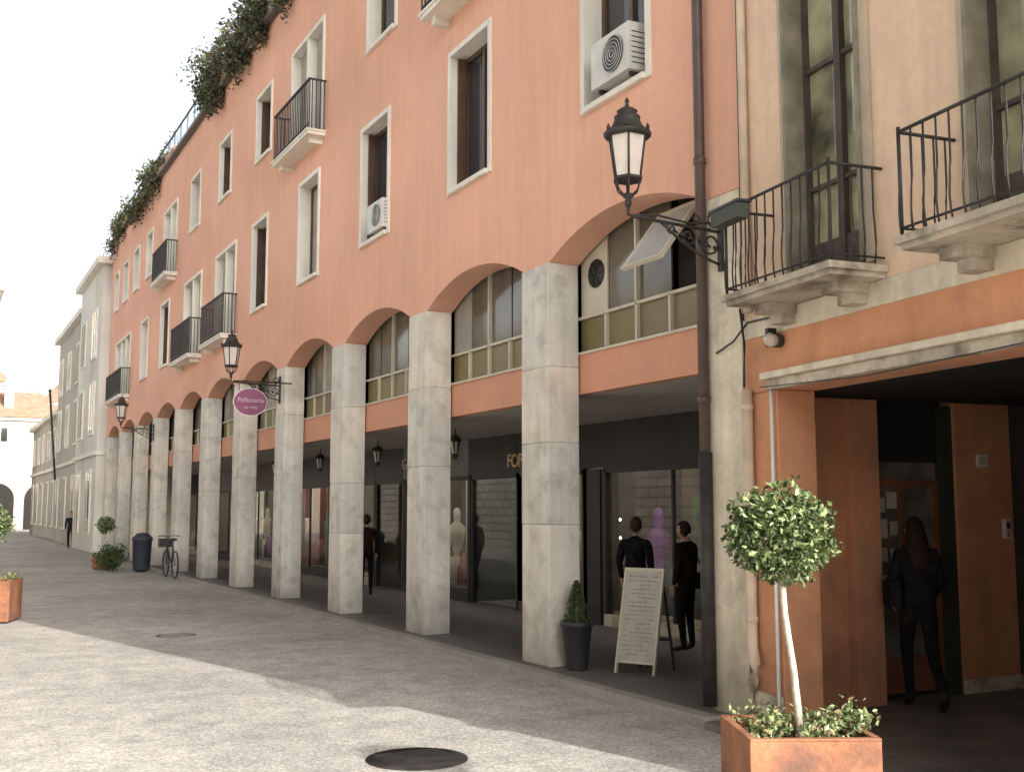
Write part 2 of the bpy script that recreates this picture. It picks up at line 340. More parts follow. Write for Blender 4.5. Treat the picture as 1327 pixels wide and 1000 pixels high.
for i,(a,b2,k) in enumerate(units):
    fm=[FASCIA,DARKMETAL,WOOD,FASCIA][i%4]
    if i>1: so.box(XS-.03,XS+.10,a-.0,b2+.08,2.22,2.84,[FASCIA,FASCIA,IM[2],WOOD,IM[4],FASCIA][i%6] if i>3 else FASCIA)
    if k=='p': so.box(XS-.02,XS+.12,a,b2,.06,2.2,FASCIA); continue
    so.box(XS-.02,XS+.08,a-.10,a+.05,.06,2.2,fm); so.box(XS-.02,XS+.08,b2-.05,b2+.05,.06,2.2,fm)
    so.box(XS-.02,XS+.08,a,b2,2.14,2.22,fm)
    zb=.06
    if k=='w': so.box(XS-.03,XS+.08,a,b2,.06,.22,[OLDST,FASCIA,WOOD][i%3]); zb=.22
    gs.add([(XS+.02,a,zb),(XS+.02,b2,zb),(XS+.02,b2,2.14),(XS+.02,a,2.14)],[(3,2,1,0)],CLEAR)
    n=max(1,round((b2-a)/1.5))
    for j in range(1,n): so.box(XS-.0,XS+.05,a+(b2-a)*j/n-.02,a+(b2-a)*j/n+.02,zb,2.14,fm)
    dd=1.3
    bk=[IM[0],None,IM[1],IM[2],BRT,IM[0],BRT,IM[1],IM[2],YEL,IM[1],IM[0],BRT][i]
    it.box(XS+dd,XS+dd+.05,a,b2,.06,2.84,bk); it.box(XS+.1,XS+dd,b2+.0,b2+.04,.06,2.84,IM[(i+2)%6]); it.box(XS+.1,XS+dd,a,b2,.07,.25 if k=='w' else .08,IM[(i+1)%6])
    rnd=random.Random(i)
    if i in (0,2,3,4,6,7,9,10,12): lp.box(XS+.35,XS+.55,a+.2,b2-.2,2.79,2.80,LAMPP)
    for j in range(int((b2-a)*2)):
        y=a+.25+j*.5+rnd.uniform(-.1,.1)
        if y>b2-.2: break
        h=rnd.uniform(.4,1.0); z=rnd.choice([.9,1.2,.5])
        it.box(XS+dd-.03,XS+dd-.005,y-.17,y+.17,z,z+h*.7,rnd.choice([BRT,IM[1],IM[3],WHITE,IM[4],BLU,MAG,GRN,YEL]))
        if k=='w': it.lathe((XS+.55,y,.25),[(.13,0),(.13,.5),(.05,.52),(.14,.8),(.16,1.05),(.06,1.15),(.07,1.25),(.06,1.38),(.01,1.42)] if j%2 else [(.2,0),(.2,.35),(.16,.37),(.12,.6),(.02,.62)],rnd.choice([IM[3],IM[4],BRT,BLU,MAG,IM[5]]),12)
so.obj('shopfront_frames',AB); gs.obj('shopfront_glass',AB); it.obj('shop_displays',AB); lp.obj('shop_ceiling_lights',AB)
sp=B(); LAMPON=emit_mat('lit_display_bulb',(1,.9,.7),6)
for z in (.75,1.0,1.25,1.5): sp.lathe((XS+.15,12.9,z),[(.005,-.02),(.02,0),(.005,.02)],LAMPON,6)
sp.obj('display_bulbs',AB)
def text(s,loc,size,rot,m,name,parent,ext=.015):
    cu=bpy.data.curves.new(name,'FONT'); cu.body=s; cu.size=size; cu.extrude=ext; cu.align_x='CENTER'; cu.align_y='CENTER'
    o=bpy.data.objects.new(name,cu); o.location=loc; o.rotation_euler=rot; cu.materials.append(m); COL.objects.link(o)
    if parent: o.parent=parent
    return o
text('FOPPITERS',(XS-.06,15.15,2.40),.30,(R(90),0,R(-90)),GOLD,'shop_lettering',AB)
text('GALLERIA MODA',(XS-.06,19.2,2.5),.30,(R(90),0,R(-90)),CREAM,'shop_lettering_b',AB)
bd=B()
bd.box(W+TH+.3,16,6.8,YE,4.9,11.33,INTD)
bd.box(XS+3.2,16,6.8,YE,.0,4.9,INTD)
bd.box(W+TH,16,YE-.02,YE+.02,.0,4.88,PALE)
bd.box(W+TH+.005,16,YE-.12,YE-.03,4.9,11.3,CORAL)
bd.box(W-.16,16,YS-.05,YE+.1,11.342,11.43,ROOFE)
bd.box(W-.10,W+.05,YS,YE,11.43,11.50,CREAM)
bd.obj('building_body_and_roof',AB)
rr=B()
for i in range(26):
    y=19+i*.9; rr.box(W+.05,W+.09,y-.02,y+.02,11.5,12.3,DARKMETAL)
rr.box(W+.05,W+.09,19,42,12.28,12.32,DARKMETAL)
rr.add([(W+.07,24.5,11.52),(W+.07,42,11.52),(W+.07,42,12.26),(W+.07,24.5,12.26)],[(3,2,1,0)],glass_mat('terrace_glass',(.70,.86,.92),.2))
rr.box(W-.05,W+.35,18,27,11.5,11.8,TERRA); rr.box(W-.05,W+.35,31,42,11.5,11.75,TERRA)
rr.obj('terrace_railing',AB)
def rooftop(name,y0,y1,seed,zc,rr_,dens):
    pts=[];rnd=random.Random(seed); y=y0
    while y<y1:
        r=rnd.uniform(.5,1)*rr_; c=(W+.15+rnd.uniform(-.25,.2),y,zc+rnd.uniform(-.15,.35))
        pts+=blob_pts(c,r,int(dens*r),seed+int(y*7),low=.1,amp=.4,fr=1.6)
        if rnd.random()<.6:
            c2=(W-.22,y+rnd.uniform(-.3,.3),zc-.45-rnd.uniform(0,.3)); pts+=blob_pts(c2,.28,int(dens*.25),seed+int(y*11),rz=.45,low=.1,amp=.4)
        if rnd.random()<.6:
            for t in range(40): pts.append((c[0]+rnd.gauss(0,.05)+t*.004,y+rnd.gauss(0,.06)+t*.006,zc+r+t*.018))
        y+=rnd.uniform(.4,.75)
    return leaves(name,pts,.12,[RLEAF1,RLEAF2,LEAF2,RLEAF3],[5,4,1,2],seed=seed,aspect=.45)
rooftop('rooftop_shrubs',19.0,26.4,3,11.95,.78,1700)
rooftop('rooftop_shrubs',32.5,41.5,9,11.75,.45,1200)
dp=B(); dp.tube([(W-.07,7.23,.1),(W-.07,7.23,11.3)],.045,PIPEB,12)
for z in (.9,2.5,4.5,6.5,8.5,10.5): dp.lathe((W-.07,7.23,z),[(.05,0),(.055,.01),(.055,.05),(.05,.06)],PIPEB,12)
dp.tube([(W-.07,7.23,.1),(W-.07,7.23,2.1)],.056,IRON,12)
dp.obj('drainpipe')
# ------------------------------------------------------------------ right building
RB=empty('balcony_townhouse')
P0=Vector((5.594,6.75,0)); dx,dy=-.1269,-.9919; nx,ny=-.9919,.1269
def T(p): return Vector((P0.x+dx*p.x+nx*p.y,P0.y+dy*p.x+ny*p.y,p.z))   # x=u along wall, y=w outward, z
UE=3.91
def mp(w0): return lambda u,v,t: T(Vector((u,w0+t,v)))
wn=[(.68,1.54),(2.50,3.36)]
sheet('upper_wall',rect(-.02,UE,3.12,10.5),[rect(a,b2,3.25,5.75) for a,b2 in wn]+[rect(a,b2,7.2,9.4) for a,b2 in wn],.34,mp(-.17),BEIGE,RB)
sheet('lintel_wall',rect(.0,UE,2.53,2.95),[],.34,mp(-.165),TERRA,RB)
q=B(T)
q.box(.0,.43,-.335,.0,.06,2.528,TERRA); q.box(3.6,UE,-.335,.0,.06,2.528,TERRA)
q.box(-.01,UE,-.33,.018,2.951,3.119,PALE)
q.box(.40,UE,.006,.08,2.525,2.60,OLDST); q.box(.38,UE,.006,.12,2.60,2.65,PALE)
q.box(0,.43,.006,.03,.06,.30,OLDST)
q.box(.0,UE,-3.4,-.34,2.53,2.72,INTD)
q.obj('wall_trim',RB,bevel=.008)
q=B(T)
SH=mat('dark_grey_wood',(.075,.062,.048),.7,6,.3); SH2=mat('grey_wood',(.24,.21,.155),.7,6,.3)
for wi,(a,b2) in enumerate(wn):
    q.box(a-.07,a-.001,.003,.035,3.25,5.9,SURR); q.box(b2+.001,b2+.07,.003,.035,3.25,5.9,SURR); q.box(a-.09,b2+.09,.003,.06,5.75,5.95,SURR)
    q.box(a,b2,-.20,-.16,3.25,5.75,GLASSY)
    mid=(a+b2)/2
    for s,wd_ in ((a,.05),(mid-.035,.07),(b2-.05,.05)): q.box(s,s+wd_,-.16,-.11,3.25,5.75,SH)
    for z,hh in ((3.25,.30),(3.95,.03),(4.85,.035),(5.66,.08)): q.box(a+.05,b2-.05,-.158,-.122,z,z+hh,SH)
    for s in (a,b2-.03): q.box(s,s+.03,-.11,.06,3.27,5.7,SH2)
q.obj('french_windows',RB)
def balcony(name,a,b2,h):
    q=B(T); pr=.46; z=3.20
    q.box(a,b2,.006,pr,z-.045,z,OLDST); q.box(a+.03,b2-.03,.006,pr-.03,z-.08,z-.045,OLDST)
    for s in (a+.14,b2-.36):
        q.box(s,s+.18,.02,.26,z-.15,z-.08,OLDST); q.box(s+.02,s+.16,.02,.15,z-.22,z-.15,OLDST)
    zt=z+h; xr=pr-.04; a2,b3=a+.03,b2-.03
    loop=[(a2,.01,zt),(a2,xr,zt),(b3,xr,zt),(b3,.01,zt)]
    for p1,p2 in zip(loop,loop[1:]): q.tube([p1,p2],.011,IRON,6)
    lo=[(p[0],p[1],z+.05) for p in loop]
    for p1,p2 in zip(lo,lo[1:]): q.tube([p1,p2],.008,IRON,6)
    n=int((b3-a2)/.10)
    def bar(x,y,ox,oy):
        q.tube([(x,y,zt),(x,y,z+.34),(x+ox*.010,y+oy*.010,z+.24),(x+ox*.016,y+oy*.016,z+.14),(x+ox*.010,y+oy*.010,z+.06),(x,y,z)],.0065,IRON,5)
    for i in range(n+1): bar(a2+(b3-a2)*i/n,xr,0,1)
    for i in range(1,5):
        bar(a2,xr*i/5,-1,0); bar(b3,xr*i/5,1,0)
    for x in (a2,b3): q.tube([(x,xr,z),(x,xr,zt+.03)],.012,IRON,6)
    q.obj(name,RB)
balcony('balcony',.42,1.72,.64); balcony('balcony_second',2.32,3.70,.62)
q=B(T); q.box(.44,.80,.44,.54,3.70,3.81,mat('green_plastic',(.05,.055,.04),.6)); q.box(.42,.82,.43,.55,3.81,3.828,DARKMETAL)
q.obj('balcony_flower_box',RB)
q=B(T)
q.tube([(.13,.045,3.15),(.13,.045,10.4)],.035,PIPEC,10)
q.tube([(.10,.05,2.55),(.10,.05,.62),(.16,.07,.5),(.10,.05,.38),(.10,.05,.1)],.042,PIPEC,10)
for z in (.8,1.6,2.4): q.lathe((.10,.05,z),[(.045,0),(.05,.01),(.05,.04),(.045,.05)],PIPEC,10)
q.tube([(.40,.03,.1),(.40,.03,2.53)],.014,WHITE,8)
q.tube([(-.35,.04,2.9),(-.1,.035,2.96),(.1,.03,3.08),(.45,.03,3.07),(.7,.04,3.05)],.008,DARKMETAL,6)
q.tube([(.06,.04,3.1),(.06,.04,6),(.07,.04,10)],.010,DARKMETAL,6)
q.tube([(.03,.05,3.2),(.10,.06,2.9),(.07,.05,2.7),(.05,.04,2.58)],.010,DARKMETAL,6)
q.tube([(.42,.14,2.54),(1.6,.14,2.49),(3.8,.14,2.54)],.004,IRON,5)
q.obj('pipes_and_cables',RB)
q=B(T)
q.tube([(.52,.02,2.88),(.52,.06,2.88)],.05,IRON,14); q.tube([(.52,.06,2.88),(.52,.11,2.88),(.52,.135,2.87),(.52,.15,2.86)],[.042,.055,.042,.01],mat('frosted_lamp_glass',(.55,.50,.42),.4),14)
q.box(.43,.47,.02,.09,2.84,2.98,IRON)
q.obj('wall_light')
# portico interior
q=B()
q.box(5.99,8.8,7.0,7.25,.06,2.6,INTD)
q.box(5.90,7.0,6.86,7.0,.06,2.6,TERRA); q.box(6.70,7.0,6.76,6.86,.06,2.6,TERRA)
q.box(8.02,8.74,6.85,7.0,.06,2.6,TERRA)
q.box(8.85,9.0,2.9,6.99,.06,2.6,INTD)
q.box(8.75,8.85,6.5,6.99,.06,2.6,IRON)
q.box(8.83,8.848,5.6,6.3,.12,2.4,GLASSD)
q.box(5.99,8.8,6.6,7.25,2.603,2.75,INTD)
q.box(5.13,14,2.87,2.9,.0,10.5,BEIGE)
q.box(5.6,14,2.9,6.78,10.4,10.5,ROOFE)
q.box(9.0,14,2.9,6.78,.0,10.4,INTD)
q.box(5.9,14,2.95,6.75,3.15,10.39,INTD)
q.box(8.0,8.745,6.83,6.85,.06,.18,OLDST)
q.obj('portico',RB,bevel=.004)
q=B()
DGL=mat('door_glass',(.16,.145,.125),.12,2.5,.5,spec=.6)  # paler base colour stands in for reflection and interior light
q.box(7.0,7.06,6.96,7.0,.06,2.45,DARKMETAL); q.box(7.90,8.02,6.88,7.0,.06,2.55,mat('dark_green_jamb',(.03,.04,.032),.5))
q.box(7.06,7.90,6.975,6.995,.10,2.05,DGL)
DW=mat('door_wood',(.22,.09,.045),.5,5,.2)
for a,b2 in ((7.06,7.12),(7.43,7.49),(7.84,7.90)): q.box(a,b2,6.955,6.975,.10,1.9,DW)
for a,b2 in ((7.12,7.43),(7.49,7.84)): q.box(a,b2,6.957,6.973,1.84,1.9,DW); q.box(a,b2,6.957,6.973,.10,.40,DW)
q.box(7.0,7.90,6.95,6.998,2.05,2.6,INTD)
NOTE=mat('paper_notice',(.55,.53,.47),.8)
for (x,z,w_,h) in ((7.16,1.62,.09,.12),(7.27,1.65,.12,.14),(7.17,1.4,.1,.16),(7.3,1.42,.09,.12),(7.18,1.2,.08,.12),(7.3,1.15,.08,.16),(7.2,.95,.1,.14)): q.box(x,x+w_,6.950,6.956,z,z+h,NOTE)
q.obj('portico_door',RB)
q=B(); q.box(8.28,8.41,6.832,6.848,2.02,2.13,WHITE); q.box(8.30,8.39,6.827,6.832,2.04,2.11,CREAM); q.obj('house_number_plate')
q=B(); q.box(8.58,8.65,6.81,6.848,1.38,1.56,ACW); q.box(8.595,8.635,6.805,6.812,1.47,1.53,DARKMETAL)
for i in range(3): q.box(8.60,8.63,6.804,6.811,1.40+.02*i,1.412+.02*i,DARKMETAL)
q.obj('door_intercom')
q=B(); TILE=mat('portico_tiles',(.15,.135,.12),.5,3,.25,bump=.2)
for i in range(10):
    for j in range(11):
        x=5.25+i*.4;y=2.9+j*.4
        if x<4.75+.128*y: 
            if x+.4<4.75+.128*y+.02: continue
        q.box(x+.003,x+.397,y+.003,min(y+.397,7.0),-.03,.058,TILE)
q.obj('portico_paving')
# ------------------------------------------------------------------ lamps
LG=mat('lantern_glass',(.66,.60,.53),.25,4,.1)
def wall_lamp(y,zb=3.98,L_=.93):
    q=B(); cx=W-L_
    z=4.08
    q.lathe((cx,y,z),[(.018,-.10),(.03,-.07),(.02,-.04),(.045,-.02),(.05,.0)],IRON,10)
    for a in range(6):
        t=a*math.pi/3; q.tube([(cx+.05*math.cos(t),y+.05*math.sin(t),z),(cx+.085*math.cos(t),y+.085*math.sin(t),z+.03),(cx+.11*math.cos(t),y+.11*math.sin(t),z+.11)],.008,IRON,5)
    q.lathe((cx,y,z),[(.105,.10),(.125,.11),(.125,.13),(.11,.135)],IRON,6,smooth=False)
    q.lathe((cx,y,z),[(.105,.135),(.150,.45)],LG,6,smooth=False)
    for a in range(6):
        t=a*math.pi/3; q.tube([(cx+.108*math.cos(t),y+.108*math.sin(t),z+.13),(cx+.153*math.cos(t),y+.153*math.sin(t),z+.45)],.009,IRON,5)
        q.lathe((cx+.175*math.cos(t),y+.175*math.sin(t),z+.49),[(.012,0),(.018,.02),(.004,.05)],IRON,6)
    q.lathe((cx,y,z),[(.16,.45),(.185,.46),(.19,.49),(.16,.50),(.12,.55),(.10,.60),(.105,.62),(.075,.63),(.075,.66),(.085,.665),(.05,.69),(.02,.70),(.012,.73),(.02,.75),(.004,.78)],IRON,12)
    q.tube([(cx,y,z-.10),(cx,y,z-.16),(cx+.05,y,z-.17),(W,y,z-.20)],.014,IRON,8)
    q.tube([(cx+.02,y,z-.17),(cx+.25,y,z-.13),(W-.35,y,z-.16),(W-.05,y,z-.12)],.009,IRON,6)
    def scroll(ox,oz,r,turn,st,dirn=1):
        pts=[]
        for i in range(22):
            t=i/21; a=st+dirn*turn*2*math.pi*t; rr2=r*(1-.8*t); pts.append((ox+rr2*math.cos(a),y,oz+rr2*math.sin(a)))
        q.tube(pts,.009,IRON,6)
    scroll(W-.14,z-.30,.12,1.5,R(90)); scroll(W-.36,z-.27,.085,1.4,R(80),-1); scroll(W-.52,z-.225,.05,1.3,R(90))
    scroll(W-.10,z-.10,.07,1.3,R(-80),-1); scroll(W-.28,z-.12,.045,1.2,R(-90))
    q.tube([(W-.62,y,z-.185),(W-.45,y,z-.30),(W-.22,y,z-.42),(W-.04,y,z-.47)],.011,IRON,6)
    for i in range(6):
        q.tube([(W-.5+.08*i,y,z-.25-.02*i),(W-.48+.08*i,y+.03,z-.22-.02*i),(W-.45+.08*i,y,z-.26-.02*i)],[.004,.018,.003],IRON,5)
    q.box(W-.05,W-.018,y-.025,y+.025,z-.52,z-.02,IRON)
    o=q.obj('wall_lantern'); return o
wall_lamp(7.02); wall_lamp(19.84); wall_lamp(32.72)
for k in range(7):
    q=B(); y=11.75+3.22*k; c=(6.9,y,2.84)
    q.tube([c,(6.9,y,2.74)],.01,IRON,6)
    q.lathe((6.9,y,2.44),[(.02,-.06),(.05,0),(.09,.2),(.12,.21),(.07,.27),(.02,.30),(.01,.31)],IRON,6,smooth=False)
    q.lathe((6.9,y,2.45),[(.055,0.01),(.088,.185)],LG,6,rot=.2,smooth=False)
    q.obj('hanging_lantern')
q=B(); y=19.2
cx,cz=4.90,3.50
def oval(rx,rz,y0,y1,m):
    n=32; vs=[(cx+rx*math.cos(2*math.pi*i/n),yy,cz+rz*math.sin(2*math.pi*i/n)) for yy in (y0,y1) for i in range(n)]
    q.add(vs,[tuple(range(n)),tuple(range(n,2*n))[::-1]]+[(i,(i+1)%n,n+(i+1)%n,n+i) for i in range(n)],m)
oval(.30,.245,y-.02,y+.02,WHITE); oval(.288,.233,y-.026,y+.026,PURPLE)
q.tube([(cx-.2,y,cz+.2),(cx-.2,y,3.86)],.008,IRON,5); q.tube([(cx+.2,y,cz+.2),(cx+.2,y,3.86)],.008,IRON,5); q.tube([(cx-.3,y,3.86),(W,y,3.86)],.014,IRON,6)
so_=q.obj('oval_shop_sign')
SGT=mat('sign_lettering',(.55,.45,.50),.6)
text('Pellicceria',(cx,y-.03,cz+.03),.115,(R(90),0,0),SGT,'sign_text',so_,.003); text('dal 1950',(cx,y-.03,cz-.10),.07,(R(90),0,0),SGT,'sign_subtext',so_,.003)
# ------------------------------------------------------------------ planters with ball trees
def ball_tree(name,x,y,rot,wd,h,zc,r,nleaf,ls,seed,tall=0,lean=.0):
    e=empty(name,(x,y,0)); e.rotation_euler=(0,0,rot)
    q=B(); hw=wd/2; t=.02
    q.box(-hw,hw,-hw,-hw+t,0.03,h,RUST); q.box(-hw,hw,hw-t,hw,0.03,h,RUST); q.box(-hw,-hw+t,-hw+t,hw-t,0.03,h,RUST); q.box(hw-t,hw,-hw+t,hw-t,.03,h,RUST)
    q.box(-hw+t,hw-t,-hw+t,hw-t,.03,h-.05,SOIL)
    for a,b2,c_,d in ((-hw-.0,hw+.0,-hw-.003,-hw+.035),(-hw,hw,hw-.035,hw+.003)): q.box(a,b2,c_,d,h,h+.012,RUST)
    for a,b2 in ((-hw-.003,-hw+.035),(hw-.035,hw+.003)): q.box(a,b2,-hw+.036,hw-.036,h,h+.012,RUST)
    for sx in (-hw+.08,hw-.08):
        for sy in (-hw+.08,hw-.08): q.box(sx-.04,sx+.04,sy-.04,sy+.04,0,.03,DARKMETAL)
    q.obj('steel_box',e,bevel=.004)
    q=B(); zt=zc-r*.55
    q.tube([(0.02,0,h-.06),(.012+lean*.3,.01,h+(zt-h)*.35),(-.012+lean*.6,-.005,h+(zt-h)*.7),(lean,0,zt),(lean,0,zc)],[.022,.018,.017,.016,.008],BARK,8)
    rnd=random.Random(seed)
    for i in range(9):
        d=Vector((rnd.gauss(0,1),rnd.gauss(0,1),rnd.uniform(.1,1.3))).normalized()*r*.75
        q.tube([(lean,0,zt+.05),(lean+d.x*.5,d.y*.5,zt+.1+d.z*.5),(lean+d.x,d.y,zc-.1*r+d.z*.8)],[.012,.008,.003],BARK,5)
    q.obj('trunk',e)
    pts=blob_pts((lean,0,zc),r,nleaf,seed,rz=r*.92,low=.25,amp=.13,fr=2.5)
    leaves('crown',pts,ls,[LEAF1,LEAF2,LEAF3],[4,4,3],e,seed=seed)
    pts=[]
    for i in range(int(nleaf*.30)):
        px=rnd.uniform(-hw+.03,hw-.03);py=rnd.uniform(-hw+.03,hw-.03)
        k=noise.noise(Vector((px*5,py*5,seed)))
        if k>-.1: pts.append((px,py,h-.04+rnd.random()*.08*(1+k*2)))
    for i in range(int(nleaf*.05)):
        pts.append((hw-.05+rnd.gauss(0,.05),rnd.gauss(-.05,.06),h+.03+abs(rnd.gauss(0,.04))))
    leaves('ground_cover',pts,ls*.9,[LEAF1,LEAF2,LEAF3,LEAF4],[2,3,4,3],e,seed=seed+1)
    return e
ball_tree('planter_tree',3.72,4.17,-.4832+R(2),.60,.61,1.52,.268,4400,.038,5,lean=-.055)
ball_tree('planter_tree',.86,18.2,-.3,.75,.60,1.42,.30,2200,.05,8)
ball_tree('planter_tree',4.40,32.6,-.2,.6,.35,1.2,.27,1000,.06,12)
leaves('shrub',blob_pts((4.35,31.2,.38),.42,2000,21,rz=.36,low=.1,amp=.25),.07,[LEAF1,LEAF2],[4,2],seed=4)
e=empty('potted_conifer',(5.80,9.66,.06))
q=B(); q.lathe((0,0,0),[(.10,0),(.105,.02),(.15,.42),(.165,.43),(.165,.47),(.145,.475),(.14,.44)],POTD,24); q.lathe((0,0,.40),[(.14,0),(.01,.02)],SOIL,16); q.tube([(0,0,.4),(0,0,.6)],.015,BARK,6); q.obj('pot',e)
rnd=random.Random(3); pts=[]
for i in range(2400):
    t=rnd.random()**1.3; z=.47+t*.40; r=.115*(1-t)**.7*(1+.25*noise.noise(Vector((t*6,i%7,0)))) +.012; a=rnd.uniform(0,6.283); k=rnd.uniform(.3,1.1)
    pts.append((r*k*math.cos(a),r*k*math.sin(a),z))
leaves('needles',pts,.032,[LEAF1,LEAF2],[5,2],e,aspect=.3)
# A-board
e=empty('menu_board_stand',(6.12,9.12,.06)); e.rotation_euler=(0,0,R(-62))
q=B(); BOARD=mat('menu_board_paint',(.46,.44,.39),.7,5,.12,40,.06)
Mf=Matrix.Rotation(R(-14),4,'X')
q.box(-.20,.20,-.012,.012,.12,1.0,BOARD,M=Mf)
for s in (-.215,.20): q.box(s,s+.018,-.02,.02,0,1.03,CREAM,M=Mf)
q.box(-.20,.20,-.02,.02,1.0,1.03,CREAM,M=Mf); q.box(-.20,.20,-.02,.02,.10,.12,CREAM,M=Mf)
Mb=Matrix.Translation((0,.48,0))@Matrix.Rotation(R(14),4,'X')
for s in (-.2,.18): q.box(s,s+.018,-.012,.012,0,1.0,IRON,M=Mb)
q.box(-.2,.2,-.01,.01,.3,.32,IRON,M=Mb)
rnd=random.Random(11); CH=mat('chalk_writing',(.28,.26,.23),.8)
for i in range(19):
    z=.94-i*.042; x=-.16
    while x<.13:
        l=rnd.uniform(.02,.07)
        if rnd.random()<.72: q.box(x,min(x+l,.16),-.0145,-.0125,z,z+rnd.uniform(.006,.012),CH,M=Mf)
        x+=l+.012
q.obj('board',e)
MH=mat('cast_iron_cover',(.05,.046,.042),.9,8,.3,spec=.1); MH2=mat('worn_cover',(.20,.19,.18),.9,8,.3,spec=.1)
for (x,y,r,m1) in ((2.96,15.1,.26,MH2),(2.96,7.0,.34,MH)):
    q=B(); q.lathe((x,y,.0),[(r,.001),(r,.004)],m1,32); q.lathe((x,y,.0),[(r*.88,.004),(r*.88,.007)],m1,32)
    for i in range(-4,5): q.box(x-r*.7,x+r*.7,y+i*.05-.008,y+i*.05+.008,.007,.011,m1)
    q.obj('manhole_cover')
q=B(); q.lathe((5.05,30.6,0),[(.2,.03),(.22,.1),(.25,.8),(.27,.82),(.27,.88),(.15,1.0),(.02,1.02)],mat('bin_paint',(.03,.035,.05),.5),18); q.tube([(5.05,30.6,0),(5.05,30.6,.05)],.12,IRON,12); q.obj('litter_bin')
def bicycle(x,y,rot):
    e=empty('bicycle',(x,y,0)); e.rotation_euler=(0,0,rot); q=B(); r=.31
    for cy in (-.48,.48):
        q.tube([(0,cy+r*math.cos(t),r+.02+r*math.sin(t)) for t in [i*6.2832/28 for i in range(29)]],.02,DARKMETAL,6,cap=False)
        for i in range(10):
            t=i*math.pi/5; q.tube([(0,cy,r+.02),(0,cy+r*math.cos(t),r+.02+r*math.sin(t))],.003,ACW,4)
    F=mat('bike_paint',(.06,.05,.08),.4); z=r+.02
    for a,b2 in (((0,-.48,z),(0,-.12,z-.02)),((0,-.48,z),(0,-.2,.78)),((0,-.12,z-.02),(0,-.22,.88)),((0,-.12,z-.02),(0,.35,.75)),((0,-.2,.78),(0,.34,.80)),((0,.48,z),(0,.33,.95))): q.tube([a,b2],.017,F,7)
    q.tube([(-.25,.22,.98),(-.15,.32,1.0),(0,.33,.97),(.15,.32,1.0),(.25,.22,.98)],.013,F,6)
    q.lathe((0,-.23,.88),[(.03,0),(.1,.02),(.1,.05),(.02,.07)],DARKMETAL,12)
    q.box(-.16,.16,.42,.68,.72,.92,IRON); q.tube([(-.1,-.12,z-.14),(.1,-.12,z+.1)],.01,IRON,6); q.tube([(.02,-.12,z-.03),(.05,-.12,z-.03)],.09,ACW,16)
    q.obj('frame_and_wheels',e)
bicycle(5.22,27.6,R(2))
# ------------------------------------------------------------------ people
SKIN=mat('skin',(.45,.27,.19),.6,10,.05); SHOE=mat('shoe_leather',(.015,.013,.012),.5,spec=.2)
def skinmesh(name,verts,edges,rad,mats,assign,parent,root=0,sub=2):
    me=bpy.data.meshes.new(name); me.from_pydata(verts,edges,[]); o=bpy.data.objects.new(name,me); COL.objects.link(o)
    sk=o.modifiers.new('skin','SKIN'); sk.use_smooth_shade=True
    for i,r in enumerate(rad):
        d=me.skin_vertices[0].data[i]; d.radius=r if isinstance(r,tuple) else (r,r); d.use_root=(i==root)
    s=o.modifiers.new('sub','SUBSURF'); s.levels=sub; s.render_levels=sub
    dg=bpy.context.evaluated_depsgraph_get(); dg.update()
    m2=bpy.data.meshes.new_from_object(o.evaluated_get(dg)); bpy.data.objects.remove(o)
    m2.materials.clear()
    for m in mats: m2.materials.append(m)
    for p in m2.polygons:
        p.material_index=assign(p.center); p.use_smooth=True
    o=bpy.data.objects.new(name,m2); COL.objects.link(o); o.parent=parent; return o
def cloth(name,c): return mat(name,c,.95,9,.35,spec=.05,bump=.6,bs=14)
